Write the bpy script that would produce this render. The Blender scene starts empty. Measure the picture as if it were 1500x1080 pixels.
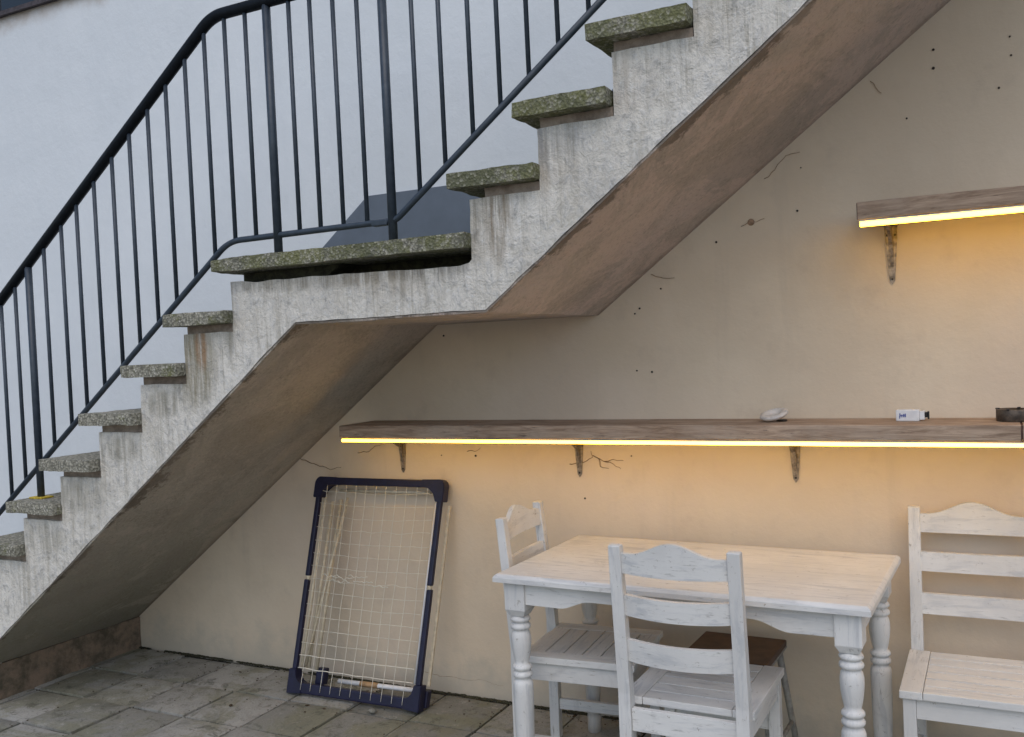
import bpy, bmesh, math, random
from mathutils import Vector, Matrix, noise

random.seed(7)
scene = bpy.context.scene
C = scene.collection

# ------------------------------------------------------------------ camera
CAM_POS = Vector((0.0, -3.5926, 1.5396))
YAW, PITCH, ROLL = 0.4737, -0.0220, -0.0436
fw = Vector((-math.sin(YAW) * math.cos(PITCH), math.cos(YAW) * math.cos(PITCH), math.sin(PITCH)))
rt0 = Vector((math.cos(YAW), math.sin(YAW), 0))
up0 = rt0.cross(fw)
rt = math.cos(ROLL) * rt0 + math.sin(ROLL) * up0
up = -math.sin(ROLL) * rt0 + math.cos(ROLL) * up0
cd = bpy.data.cameras.new('camera')
cam = bpy.data.objects.new('camera', cd)
C.objects.link(cam)
cam.matrix_world = Matrix(((rt.x, up.x, -fw.x, CAM_POS.x), (rt.y, up.y, -fw.y, CAM_POS.y), (rt.z, up.z, -fw.z, CAM_POS.z), (0, 0, 0, 1)))
cd.sensor_width = 36.0
cd.lens = 36.0 * 1380.47 / 1500.0
cd.clip_start = 0.05
cd.clip_end = 600
scene.camera = cam

# ------------------------------------------------------------------ world, sun, exposure
SUN_EL, SUN_AZ = math.radians(54), math.radians(160)      # azimuth measured clockwise from +Y
world = bpy.data.worlds.new('World')
scene.world = world
world.use_nodes = True
wn = world.node_tree
sky = wn.nodes.new('ShaderNodeTexSky')
sky.sky_type = 'NISHITA'
sky.sun_disc = False
sky.sun_elevation = SUN_EL
sky.sun_rotation = SUN_AZ
sky.air_density = 1.0
sky.dust_density = 1.5
sky.ozone_density = 1.0
wn.links.new(sky.outputs[0], wn.nodes['Background'].inputs[0])
wn.nodes['Background'].inputs[1].default_value = 0.13
sd = bpy.data.lights.new('sun', 'SUN')
sd.energy = 0.75
sd.angle = math.radians(70)
sd.color = (1.0, 0.96, 0.9)
sun = bpy.data.objects.new('sun', sd)
C.objects.link(sun)
sdir = Vector((math.sin(SUN_AZ) * math.cos(SUN_EL), math.cos(SUN_AZ) * math.cos(SUN_EL), math.sin(SUN_EL)))
sun.rotation_euler = (-sdir).to_track_quat('-Z', 'Y').to_euler()
sun.location = sdir * 20
vs = scene.view_settings
vs.view_transform = 'Standard'
vs.look = 'None'
vs.exposure = 0.28
vs.gamma = 1.0
vs.use_curve_mapping = False

# ------------------------------------------------------------------ node helper
class NT:
    def __init__(s, name, rough=0.8):
        s.m = bpy.data.materials.new(name)
        s.m.use_nodes = True
        s.n = s.m.node_tree.nodes
        s.l = s.m.node_tree.links
        s.b = s.n['Principled BSDF']
        s.b.inputs['Roughness'].default_value = rough
        s.tc = s.n.new('ShaderNodeTexCoord')
        s.obj = s.tc.outputs['Object']
        s.oi = s.n.new('ShaderNodeObjectInfo')
    def put(s, sock, v):
        if hasattr(v, 'links') or isinstance(v, bpy.types.NodeSocket):
            s.l.new(v, sock)
        elif isinstance(v, (tuple, list)):
            sock.default_value = tuple(v) + ((1.0,) if len(v) == 3 and sock.type == 'RGBA' else ())
        else:
            sock.default_value = v
    def math(s, op, a, b=0.0, c=None, clamp=False):
        n = s.n.new('ShaderNodeMath'); n.operation = op; n.use_clamp = clamp
        s.put(n.inputs[0], a); s.put(n.inputs[1], b)
        if c is not None: s.put(n.inputs[2], c)
        return n.outputs[0]
    def coord(s, scale=(1, 1, 1), loc=(0, 0, 0), rnd=0.0, rot=(0, 0, 0)):
        v = s.obj
        if rnd:
            n = s.n.new('ShaderNodeVectorMath'); n.operation = 'ADD'
            m = s.n.new('ShaderNodeCombineXYZ')
            r = s.math('MULTIPLY', s.oi.outputs['Random'], rnd)
            r2 = s.math('MULTIPLY', s.oi.outputs['Random'], rnd * 1.7)
            s.l.new(r, m.inputs[0]); s.l.new(r2, m.inputs[1]); s.l.new(r, m.inputs[2])
            s.l.new(v, n.inputs[0]); s.l.new(m.outputs[0], n.inputs[1]); v = n.outputs[0]
        mp = s.n.new('ShaderNodeMapping')
        s.l.new(v, mp.inputs['Vector'])
        mp.inputs['Scale'].default_value = scale
        mp.inputs['Location'].default_value = loc
        mp.inputs['Rotation'].default_value = rot
        return mp.outputs[0]
    def noise(s, scale, detail=4, rough=0.55, vec=None, dist=0.0):
        n = s.n.new('ShaderNodeTexNoise')
        n.inputs['Scale'].default_value = scale
        n.inputs['Detail'].default_value = detail
        n.inputs['Roughness'].default_value = rough
        n.inputs['Distortion'].default_value = dist
        s.l.new(vec if vec is not None else s.obj, n.inputs['Vector'])
        return n.outputs['Fac']
    def voro(s, scale, vec=None, feature='F1'):
        n = s.n.new('ShaderNodeTexVoronoi'); n.feature = feature
        n.inputs['Scale'].default_value = scale
        s.l.new(vec if vec is not None else s.obj, n.inputs['Vector'])
        return n
    def step(s, f, a, b, inv=False):
        n = s.n.new('ShaderNodeMapRange'); n.interpolation_type = 'SMOOTHSTEP'
        s.put(n.inputs[0], f)
        n.inputs[1].default_value = a; n.inputs[2].default_value = b
        n.inputs[3].default_value = 1.0 if inv else 0.0; n.inputs[4].default_value = 0.0 if inv else 1.0
        return n.outputs[0]
    def mix(s, f, a, b, mode='MIX'):
        n = s.n.new('ShaderNodeMix'); n.data_type = 'RGBA'; n.blend_type = mode
        s.put(n.inputs[0], f); s.put(n.inputs[6], a); s.put(n.inputs[7], b)
        return n.outputs[2]
    def sep(s, vec=None):
        n = s.n.new('ShaderNodeSeparateXYZ')
        s.l.new(vec if vec is not None else s.obj, n.inputs[0])
        return n.outputs
    def blob(s, x, z, rx, rz, soft=0.6):
        o = s.sep()
        a = s.math('POWER', s.math('ABSOLUTE', s.math('MULTIPLY', s.math('SUBTRACT', o[0], x), 1 / rx)), 2.0)
        b = s.math('POWER', s.math('ABSOLUTE', s.math('MULTIPLY', s.math('SUBTRACT', o[2], z), 1 / rz)), 2.0)
        return s.step(s.math('ADD', a, b), 1 - soft, 1 + soft, inv=True)
    def col(s, v): s.put(s.b.inputs['Base Color'], v)
    def bump(s, h, strength=0.3, dist=0.01):
        n = s.n.new('ShaderNodeBump')
        n.inputs['Strength'].default_value = strength
        n.inputs['Distance'].default_value = dist
        s.l.new(h, n.inputs['Height'])
        if s.b.inputs['Normal'].links:
            s.l.new(s.b.inputs['Normal'].links[0].from_socket, n.inputs['Normal'])
        s.l.new(n.outputs[0], s.b.inputs['Normal'])

M = {}
def simple(name, col, rough=0.6, metal=0.0, var=0.15, scale=40, bump=0.0):
    t = NT(name, rough)
    t.b.inputs['Metallic'].default_value = metal
    n = t.noise(scale, 5, 0.6, t.coord(rnd=20))
    dark = tuple(c * (1 - var) for c in col); lite = tuple(min(1, c * (1 + var)) for c in col)
    t.col(t.mix(t.step(n, .3, .7), dark, lite))
    if bump: t.bump(n, bump, 0.004)
    M[name] = t.m
    return t

# house wall paint: skylight above the stair and warm shade below put into colour
t = NT('wall_paint_lit_shaded', 0.85)
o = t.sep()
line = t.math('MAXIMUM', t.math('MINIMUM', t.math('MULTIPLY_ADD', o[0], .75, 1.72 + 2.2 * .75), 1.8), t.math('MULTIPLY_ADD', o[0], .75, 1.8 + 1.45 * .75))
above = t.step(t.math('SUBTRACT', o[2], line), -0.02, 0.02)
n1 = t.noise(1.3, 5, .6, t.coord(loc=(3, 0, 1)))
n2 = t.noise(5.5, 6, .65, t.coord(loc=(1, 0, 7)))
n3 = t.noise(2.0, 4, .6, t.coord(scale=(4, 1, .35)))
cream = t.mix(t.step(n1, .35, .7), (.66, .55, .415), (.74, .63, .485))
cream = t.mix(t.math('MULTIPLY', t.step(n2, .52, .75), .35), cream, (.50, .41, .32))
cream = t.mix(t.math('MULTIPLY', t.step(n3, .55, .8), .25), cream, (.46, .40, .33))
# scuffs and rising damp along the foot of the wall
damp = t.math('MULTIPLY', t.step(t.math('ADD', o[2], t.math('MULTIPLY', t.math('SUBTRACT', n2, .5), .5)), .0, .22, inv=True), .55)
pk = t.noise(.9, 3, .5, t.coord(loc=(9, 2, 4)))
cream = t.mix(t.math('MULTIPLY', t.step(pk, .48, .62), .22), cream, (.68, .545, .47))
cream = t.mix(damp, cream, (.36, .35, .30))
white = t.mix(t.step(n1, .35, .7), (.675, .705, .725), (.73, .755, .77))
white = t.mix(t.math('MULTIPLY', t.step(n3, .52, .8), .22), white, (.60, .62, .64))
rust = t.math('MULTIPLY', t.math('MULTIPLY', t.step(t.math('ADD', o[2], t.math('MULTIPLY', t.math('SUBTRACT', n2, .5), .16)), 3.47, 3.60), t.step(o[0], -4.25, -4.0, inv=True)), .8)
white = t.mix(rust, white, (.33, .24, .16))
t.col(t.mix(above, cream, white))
t.bump(t.noise(60, 6, .6), .2, .004)
t.bump(n2, .4, .014)
t.bump(t.noise(9, 3, .5, t.coord(scale=(1, 1, .5), rot=(0, .5, 0))), .25, .012)
M['wall'] = t.m

# weathered lime plaster on the outer face of the stair
t = NT('stair_plaster', 0.9)
g1 = t.noise(3.2, 6, .65); g2 = t.noise(24, 6, .7, t.coord(scale=(1, 1, .8)), .4); g3 = t.noise(9, 6, .7, t.coord(scale=(3.2, 1, .5), loc=(5, 0, 2)))
c = t.mix(t.step(g1, .34, .68), (.69, .645, .565), (.83, .785, .705))
c = t.mix(t.math('MULTIPLY', t.step(g2, .48, .62), .50), c, (.54, .53, .51))
c = t.mix(t.math('MULTIPLY', t.step(g2, .58, .66), .50), c, (.33, .31, .27))
c = t.mix(t.math('MULTIPLY', t.step(t.noise(55, 4, .7), .56, .66), .5), c, (.76, .75, .73))
c = t.mix(t.math('MULTIPLY', t.step(g3, .50, .76), .45), c, (.40, .36, .29))
streak = t.noise(1.0, 5, .75, t.coord(scale=(26, 1, 1.5), loc=(2, 0, 0)))
for (x, z, rx, rz, k, cc) in ((-1.375, 2.02, .05, .20, .95, (.25, .19, .12)), (-1.30, 2.14, .10, .06, .8, (.15, .13, .09)), (-2.70, 1.53, .11, .16, .9, (.24, .21, .13)), (-2.66, 1.60, .03, .09, .9, (.36, .21, .11)),
                          (-2.52, 1.72, .03, .16, .7, (.19, .18, .14)), (-1.50, 1.96, .06, .10, .8, (.20, .17, .12)), (-3.38, 1.0, .13, .06, .6, (.22, .20, .14)), (-3.62, .82, .12, .06, .6, (.22, .20, .14)),
                          (-1.10, 2.38, .12, .07, .85, (.17, .15, .11)), (-2.05, 1.81, .50, .035, .8, (.24, .21, .16)), (-1.75, 1.80, .2, .07, .5, (.36, .30, .22)), (-1.25, 2.10, .12, .1, .5, (.45, .37, .28)), (-1.52, 1.97, .05, .12, .6, (.26, .23, .17)), (-1.0, 2.3, .14, .1, .5, (.42, .35, .27)), (-3.12, 1.2, .1, .05, .6, (.22, .20, .14)), (-1.62, 1.83, .16, .06, .7, (.22, .2, .17)), (-1.27, 2.24, .03, .1, .6, (.2, .22, .12)), (-1.02, 2.5, .03, .12, .8, (.17, .2, .09)), (-2.87, 1.38, .1, .05, .6, (.22, .20, .14)),
                          (-.80, 2.58, .14, .1, .7, (.3, .31, .32)), (-1.18, 2.2, .12, .1, .5, (.36, .37, .39))):
    f = t.math('MULTIPLY', t.blob(x, z, rx, rz, .75), t.step(streak, .36, .62))
    c = t.mix(t.math('MULTIPLY', f, k), c, cc)
drip = t.noise(1.0, 6, .8, t.coord(scale=(34, 1, 1.1), loc=(7, 0, 3)))
big = t.noise(2.2, 5, .7, t.coord(loc=(11, 0, 6)))
c = t.mix(t.math('MULTIPLY', t.math('MULTIPLY', t.step(drip, .48, .66), t.step(big, .40, .56)), .62), c, (.32, .285, .215))
c = t.mix(t.math('MULTIPLY', t.step(big, .30, .46, inv=True), .35), c, (.50, .50, .50))
t.col(c)
sp = t.noise(75, 6, .8)
c = t.mix(t.math('MULTIPLY', t.step(sp, .38, .47, inv=True), .40), c, (.36, .34, .30))
c = t.mix(t.math('MULTIPLY', t.step(t.noise(13, 7, .78, t.coord(loc=(3, 0, 9)), .6), .54, .64), .38), c, (.46, .42, .34))
t.col(c)
t.bump(t.noise(140, 4, .7), .6, .005)
t.bump(g2, 1.0, .016)
t.bump(g1, .4, .02)
M['plaster'] = t.m

# raw render on the underside of the stair
t = NT('soffit_render', 0.92)
o = t.sep()
g1 = t.noise(1.5, 6, .6, t.coord(loc=(4.3, 1, 2))); g2 = t.noise(7, 8, .72, t.coord(), .3); g3 = t.noise(75, 5, .75); g5 = t.noise(3.2, 8, .75, t.coord(loc=(8, 3, 1)), .5)
pink = t.step(t.math('ADD', o[0], t.math('MULTIPLY', t.math('SUBTRACT', g1, .5), 1.6)), -2.7, -1.3)
c = t.mix(pink, (.49, .445, .375), (.63, .505, .44))
c = t.mix(t.math('MULTIPLY', t.step(g2, .48, .62), .40), c, (.40, .345, .285))
c = t.mix(t.math('MULTIPLY', t.step(g5, .50, .58), .45), c, (.36, .315, .26))
c = t.mix(t.math('MULTIPLY', t.step(g5, .36, .44, inv=True), .40), c, (.60, .49, .41))
c = t.mix(t.math('MULTIPLY', t.step(g3, .50, .62), .45), c, (.64, .55, .47))
c = t.mix(t.math('MULTIPLY', t.step(g3, .36, .46, inv=True), .40), c, (.22, .185, .15))
low_shade = t.step(t.math('ADD', o[0], t.math('MULTIPLY', t.math('SUBTRACT', g2, .5), .9)), -4.1, -2.9, inv=True)  # shade deepening towards the low end, painted in as a greenish dark tone
c = t.mix(t.math('MULTIPLY', low_shade, .60), c, (.175, .175, .12))
edge = t.step(t.math('ADD', o[1], t.math('MULTIPLY', t.math('SUBTRACT', t.noise(3, 7, .75), .49), .70)), -.94, -.89, inv=True)
c = t.mix(t.math('MULTIPLY', edge, .75), c, (.11, .085, .06))
pt_ = t.noise(1.9, 8, .7, t.coord(loc=(2, 7, 3)), .9)
c = t.mix(t.math('MULTIPLY', t.step(pt_, .52, .55), .35), c, (.34, .30, .25))
c = t.mix(t.math('MULTIPLY', t.step(pt_, .40, .43, inv=True), .30), c, (.62, .53, .45))
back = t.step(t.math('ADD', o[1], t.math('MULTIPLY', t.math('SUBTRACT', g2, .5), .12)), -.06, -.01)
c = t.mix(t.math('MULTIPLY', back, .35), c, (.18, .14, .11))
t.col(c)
t.bump(g3, 1.0, .007)
t.bump(g2, .9, .022)
t.bump(t.noise(3, 3, .5, t.coord(scale=(1, .25, 1))), .5, .03)
M['soffit'] = t.m

# exposed aggregate treads with moss
t = NT('tread_stone', 0.95)
v = t.voro(120); ag = v.outputs['Color']; sepc = t.n.new('ShaderNodeSeparateColor'); t.l.new(ag, sepc.inputs[0])
w = t.coord(rnd=30)
g1 = t.noise(5, 6, .7, w); g2 = t.noise(60, 4, .7); g4 = t.noise(8, 6, .75, w)
c = t.mix(t.step(sepc.outputs[0], .0, 1.0), (.19, .18, .14), (.40, .375, .30))
c = t.mix(t.math('MULTIPLY', t.step(sepc.outputs[1], .86, .95), .7), c, (.56, .53, .45))
c = t.mix(t.math('MULTIPLY', t.step(v.outputs['Distance'], .40, .8), .6), c, (.085, .08, .06))
wx = t.n.new('ShaderNodeNewGeometry'); o = t.sep(wx.outputs['Position'])
up_ = t.step(o[2], 1.35, 2.0)
mossamt = t.math('ADD', t.math('ADD', g4, t.math('MULTIPLY', up_, .16)), t.math('MULTIPLY', t.math('SUBTRACT', g2, .5), .45))
c = t.mix(t.math('MULTIPLY', t.step(mossamt, .54, .70), .70), c, (.14, .145, .035))
dk = t.math('ADD', g1, t.math('MULTIPLY', up_, .10))
c = t.mix(t.math('MULTIPLY', t.step(dk, .50, .70), .60), c, (.085, .088, .06))
t.col(c)
t.bump(v.outputs['Distance'], .7, .006)
t.bump(g2, .8, .006)
c = t.mix(t.math('MULTIPLY', t.step(sepc.outputs[2], .80, .92), .45), c, (.42, .40, .32))
t.col(c)
M['tread'] = t.m

t = NT('mortar', .95)
g = t.noise(14, 6, .7); 
t.col(t.mix(t.step(g, .3, .7), (.20, .155, .12), (.42, .34, .27)))
t.bump(t.noise(50, 5, .7), .8, .008)
M['mortar'] = t.m
t = NT('mossy_render', .95)
g = t.noise(7, 7, .72)
t.col(t.mix(t.step(g, .36, .62), (.085, .075, .05), (.26, .19, .135)))
t.bump(t.noise(50, 5, .7), .8, .008)
M['plinth'] = t.m

t = NT('railing_paint', .42)
g = t.noise(30, 5, .7, t.coord(rnd=9))
t.col(t.mix(t.step(g, .35, .75), (.026, .038, .054), (.046, .061, .080)))
t.bump(t.noise(160, 3, .6), .15, .002)
M['rail'] = t.m
simple('handrail_shaded_paint', (.005, .007, .010), .5, var=.3)  # darker than the bars: shade of the rail's underside put into the colour
M['hand'] = M['handrail_shaded_paint']
M['hand'].node_tree.nodes['Principled BSDF'].inputs['Specular IOR Level'].default_value = .15
simple('yellow_primer', (.50, .36, .03), .7, var=.35, scale=80)

# rough sawn shelf planks
t = NT('shelf_wood', .85)
w = t.coord(scale=(1.2, 9, 14), rnd=5)
g1 = t.noise(3.5, 7, .68, w, 1.1); g2 = t.noise(16, 5, .7, t.coord(scale=(1, 4, 6), rnd=3)); g3 = t.noise(4.2, 4, .6, t.coord(rnd=3))
c = t.mix(t.step(g1, .32, .70), (.22, .145, .095), (.50, .37, .27))
c = t.mix(t.math('MULTIPLY', t.step(g3, .45, .68), .55), c, (.43, .34, .265))
c = t.mix(t.math('MULTIPLY', t.step(g2, .58, .72), .7), c, (.07, .045, .035))
t.col(c); t.bump(g1, .7, .006); t.bump(g2, .4, .004)
M['shelf'] = t.m
# end-grain cut
simple('shelf_end_grain', (.15, .085, .065), .9, var=.4, scale=60, bump=.4)
M['shelf_end'] = M['shelf_end_grain']

simple('bracket_steel', (.30, .25, .20), .48, .7, .45, 60, .2)
M['steel'] = M['bracket_steel']
simple('screw_dark', (.04, .035, .03), .5, .5)
simple('aluminium', (.55, .54, .52), .4, .8, .1)
t = NT('led_diffuser', .5)
t.col((.9, .85, .6))
t.b.inputs['Emission Color'].default_value = (1.0, .545, .034, 1)
t.b.inputs['Emission Strength'].default_value = 10.5
M['led'] = t.m

# white furniture paint, brushed thin and rubbed; grain along x, y or z
for ax, sc in (('x', (1.4, 14, 14)), ('y', (14, 1.4, 14)), ('z', (14, 14, 1.4))):
    t = NT('limewashed_wood_' + ax, .62)
    w = t.coord(scale=sc, rnd=17)
    g1 = t.noise(2.6, 7, .66, w, .5); g2 = t.noise(9, 6, .7, w); g3 = t.noise(3.5, 5, .6, t.coord(rnd=11))
    c = t.mix(t.step(g3, .35, .65), (.62, .605, .58), (.71, .695, .665))
    c = t.mix(t.math('MULTIPLY', t.step(g1, .50, .66), .55), c, (.43, .44, .455))
    c = t.mix(t.math('MULTIPLY', t.math('MULTIPLY', t.step(g2, .56, .70), t.step(g3, .40, .55)), .75), c, (.31, .30, .285))
    c = t.mix(t.math('MULTIPLY', t.math('MULTIPLY', t.step(g2, .64, .74), t.step(g3, .5, .7, inv=True)), .7), c, (.30, .22, .15))
    ch_ = t.noise(34, 5, .8, t.coord(rnd=23))
    c = t.mix(t.math('MULTIPLY', t.step(ch_, .63, .67), .75), c, (.30, .27, .23))
    wr = t.noise(7, 7, .75, t.coord(rnd=13), .6)
    c = t.mix(t.math('MULTIPLY', t.step(wr, .56, .70), .45), c, (.44, .425, .41))
    c = t.mix(t.math('MULTIPLY', t.step(wr, .30, .40, inv=True), .4), c, (.78, .77, .75))
    t.col(c); t.bump(g1, .35, .003); t.bump(g2, .25, .002)
    M['w' + ax] = t.m

# flagstones
t = NT('paving_stone', .88)
w = t.coord(rnd=40)
gw = t.n.new('ShaderNodeNewGeometry').outputs['Position']
g1 = t.noise(3.4, 6, .65, w); g2 = t.noise(14, 8, .75, w, .4); g3 = t.noise(95, 5, .75, w); g4 = t.noise(2.2, 7, .72, gw, .5)
c = t.mix(t.oi.outputs['Random'], (.22, .215, .185), (.46, .445, .41))
c = t.mix(t.math('MULTIPLY', t.step(g4, .46, .58), .60), c, (.215, .21, .125))
c = t.mix(t.math('MULTIPLY', t.step(g1, .52, .64), .40), c, (.15, .15, .13))
c = t.mix(t.math('MULTIPLY', t.step(g2, .53, .63), .65), c, (.10, .10, .07))
c = t.mix(t.math('MULTIPLY', t.step(g2, .34, .44, inv=True), .5), c, (.47, .45, .40))
c = t.mix(t.math('MULTIPLY', t.step(g3, .54, .66), .5), c, (.10, .095, .075))
t.col(c); t.bump(g2, .9, .012); t.bump(g3, .9, .005)
M['tile'] = t.m
t = NT('joint_soil', 1.0)
g = t.noise(30, 5, .7)
t.col(t.mix(t.step(g, .35, .65), (.020, .019, .012), (.055, .055, .03))); t.bump(g, .8, .01)
M['soil'] = t.m
t = NT('courtyard_concrete', .92)
g = t.noise(1.2, 8, .7)
t.col(t.mix(t.step(g, .3, .7), (.21, .20, .175), (.30, .29, .26))); t.bump(t.noise(40, 6, .7), .4, .01)
M['ground'] = t.m
t = NT('dark_moss', 1.0)
g = t.noise(120, 4, .7)
t.col(t.mix(t.step(g, .3, .7), (.022, .022, .014), (.06, .058, .03)))
M['moss'] = t.m

simple('skirting_paint', (.125, .15, .185), .6, var=.10, scale=6)
simple('navy_plastic', (.008, .008, .034), .45, var=.25, scale=30, bump=.05)
simple('cream_plastic', (.60, .52, .38), .5, var=.15)
simple('net_cord', (.72, .68, .58), .8, var=.1)
simple('white_plastic', (.74, .74, .75), .4, var=.05)
simple('orange_tape', (.42, .26, .13), .6, var=.3)
simple('black_plastic', (.012, .011, .012), .4)
simple('blue_print', (.07, .10, .30), .5, var=.2)
simple('tarnished_tin', (.095, .075, .058), .55, .3, .5, 40)
simple('glazed_ceramic', (.62, .58, .54), .3, var=.15)
simple('stool_brown', (.075, .036, .024), .5, var=.35, scale=20)
simple('stool_leg', (.30, .285, .25), .6, var=.2)
simple('hole_dark', (.045, .036, .03), .95)
simple('dry_stem', (.24, .155, .09), .9, var=.4)
simple('rust_stain', (.30, .20, .13), .9, var=.4)
simple('leaf_brown', (.06, .04, .022), .9, var=.4)
simple('window_frame_paint', (.05, .06, .075), .5, var=.2)
simple('window_frame_white', (.6, .62, .65), .5, var=.05)
simple('slate_sill', (.06, .05, .055), .8, var=.3)
t = NT('window_glass', .05); t.col((.012, .016, .02)); t.b.inputs['IOR'].default_value = 1.5
M['glass'] = t.m

# ------------------------------------------------------------------ mesh helpers
def mesh_from(bm, name, smooth=False):
    bmesh.ops.recalc_face_normals(bm, faces=bm.faces[:])
    me = bpy.data.meshes.new(name)
    bm.to_mesh(me); bm.free()
    if smooth:
        for p in me.polygons: p.use_smooth = True
    return me
def obj(name, me, mat=None, parent=None, loc=None, rot=None):
    o = bpy.data.objects.new(name, me); C.objects.link(o)
    if mat is not None and me is not None and len(me.materials) == 0:
        for m in (mat if isinstance(mat, (list, tuple)) else [mat]): me.materials.append(M[m] if isinstance(m, str) else m)
    if parent: o.parent = parent
    if loc is not None: o.location = loc
    if rot is not None: o.rotation_euler = rot
    return o
def tag(o, label=None, cat=None, group=None, kind=None):
    if label: o['label'] = label
    if cat: o['category'] = cat
    if group: o['group'] = group
    if kind: o['kind'] = kind
    return o
def thing(name, label, cat, loc=(0, 0, 0), rz=0, group=None):
    o = obj(name, None, loc=loc, rot=(0, 0, rz))
    return tag(o, label, cat, group)
def copy_tree(o, parent=None):
    c = o.copy(); C.objects.link(c); c.parent = parent
    for ch in list(o.children): copy_tree(ch, c)
    return c
def bm_box(bm, a, b, bev=0.0, seg=2):
    x0, y0, z0 = a; x1, y1, z1 = b
    r = bmesh.ops.create_cube(bm, size=1)
    vs_ = r['verts']
    for v in vs_:
        v.co = Vector(((x0 + x1) / 2 + v.co.x * (x1 - x0), (y0 + y1) / 2 + v.co.y * (y1 - y0), (z0 + z1) / 2 + v.co.z * (z1 - z0)))
    if bev:
        es = list({e for v in vs_ for e in v.link_edges})
        bmesh.ops.bevel(bm, geom=es, offset=bev, segments=seg, affect='EDGES', profile=.6)
def box(name, a, b, mat, parent=None, bev=0.0, **k):
    bm = bmesh.new(); bm_box(bm, a, b, bev)
    return obj(name, mesh_from(bm, name), mat, parent, **k)
def bm_prism(bm, pts, h0, h1, axis='y'):
    """polygon pts (a,b) extruded along axis; y: (x,z), x: (y,z), z: (x,y)"""
    f = {'y': lambda p, h: (p[0], h, p[1]), 'x': lambda p, h: (h, p[0], p[1]), 'z': lambda p, h: (p[0], p[1], h)}[axis]
    A = [bm.verts.new(f(p, h0)) for p in pts]; B = [bm.verts.new(f(p, h1)) for p in pts]
    bm.faces.new(A); bm.faces.new(B[::-1])
    for i in range(len(pts)):
        j = (i + 1) % len(pts); bm.faces.new((A[j], A[i], B[i], B[j]))
def prism(name, pts, h0, h1, mat, parent=None, axis='y', bev=0.0):
    bm = bmesh.new(); bm_prism(bm, pts, h0, h1, axis)
    if bev: bmesh.ops.bevel(bm, geom=bm.edges[:], offset=bev, segments=2, affect='EDGES')
    return obj(name, mesh_from(bm, name), mat, parent)
def wobble(pts, step=.035, amp=.004, seed=0.0):
    out = []
    for i, p in enumerate(pts):
        q = pts[(i + 1) % len(pts)]
        d = math.hypot(q[0] - p[0], q[1] - p[1]); n = max(1, int(d / step))
        for k in range(n):
            x = p[0] + (q[0] - p[0]) * k / n; z = p[1] + (q[1] - p[1]) * k / n
            nv = noise.noise_vector(Vector((x * 9 + seed, seed, z * 9))) + .6 * noise.noise_vector(Vector((x * 31, seed, z * 31)))
            out.append((x + nv.x * amp, z + nv.z * amp))
    return out
def bm_tube(bm, pts, r, seg=8, r2=None, sx=1.0, sy=1.0):
    pts = [Vector(p) for p in pts]; rings = []
    n = len(pts)
    for i, p in enumerate(pts):
        d = (pts[min(i + 1, n - 1)] - pts[max(i - 1, 0)]).normalized()
        ref = Vector((0, 1, 0)) if abs(d.y) < .9 else Vector((1, 0, 0))
        u = d.cross(ref).normalized(); v = u.cross(d).normalized()
        rr = r if r2 is None else r + (r2 - r) * i / (n - 1)
        rings.append([bm.verts.new(p + (u * math.cos(2 * math.pi * k / seg) * sx + v * math.sin(2 * math.pi * k / seg) * sy) * rr) for k in range(seg)])
    for a, b in zip(rings, rings[1:]):
        for k in range(seg): bm.faces.new((a[k], a[(k + 1) % seg], b[(k + 1) % seg], b[k]))
    bm.faces.new(rings[0][::-1]); bm.faces.new(rings[-1])
def tube(name, pts, r, mat, parent=None, seg=8, r2=None, smooth=True, **k):
    bm = bmesh.new(); bm_tube(bm, pts, r, seg, r2, **k)
    return obj(name, mesh_from(bm, name, smooth), mat, parent)
def bm_lathe(bm, prof, seg=20, c=(0, 0)):
    rings = [[bm.verts.new((c[0] + r * math.cos(2 * math.pi * k / seg), c[1] + r * math.sin(2 * math.pi * k / seg), z)) for k in range(seg)] for r, z in prof]
    for a, b in zip(rings, rings[1:]):
        for k in range(seg): bm.faces.new((a[k], a[(k + 1) % seg], b[(k + 1) % seg], b[k]))
    bm.faces.new(rings[0][::-1]); bm.faces.new(rings[-1])

# ------------------------------------------------------------------ measures (metres)
W, WT = 0.961, 1.011               # outer face of the stair and outer edge of its treads, from the wall
G, R_ = 0.2495, 0.1873             # going and rise
X5, Z5, N = -2.8029, 1.7233, 0.056 # nose and top of the last tread below the landing, nosing
LAND = 1.0217
XL, XR, ZS = -2.2056, -1.435, 1.6567   # kinks and height of the landing soffit
TH = 0.049
SL = R_ / G
steps = []                          # (nose x, top z, length)
for k in range(-3, 6): steps.append((X5 + (k - 5) * G, Z5 + (k - 5) * R_, G + N))
steps.append((X5 + G, Z5 + R_, LAND + N))
for k in range(0, 11): steps.append((X5 + G + LAND + k * G, Z5 + R_ * (k + 2), G + N))
LI = 9

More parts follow.
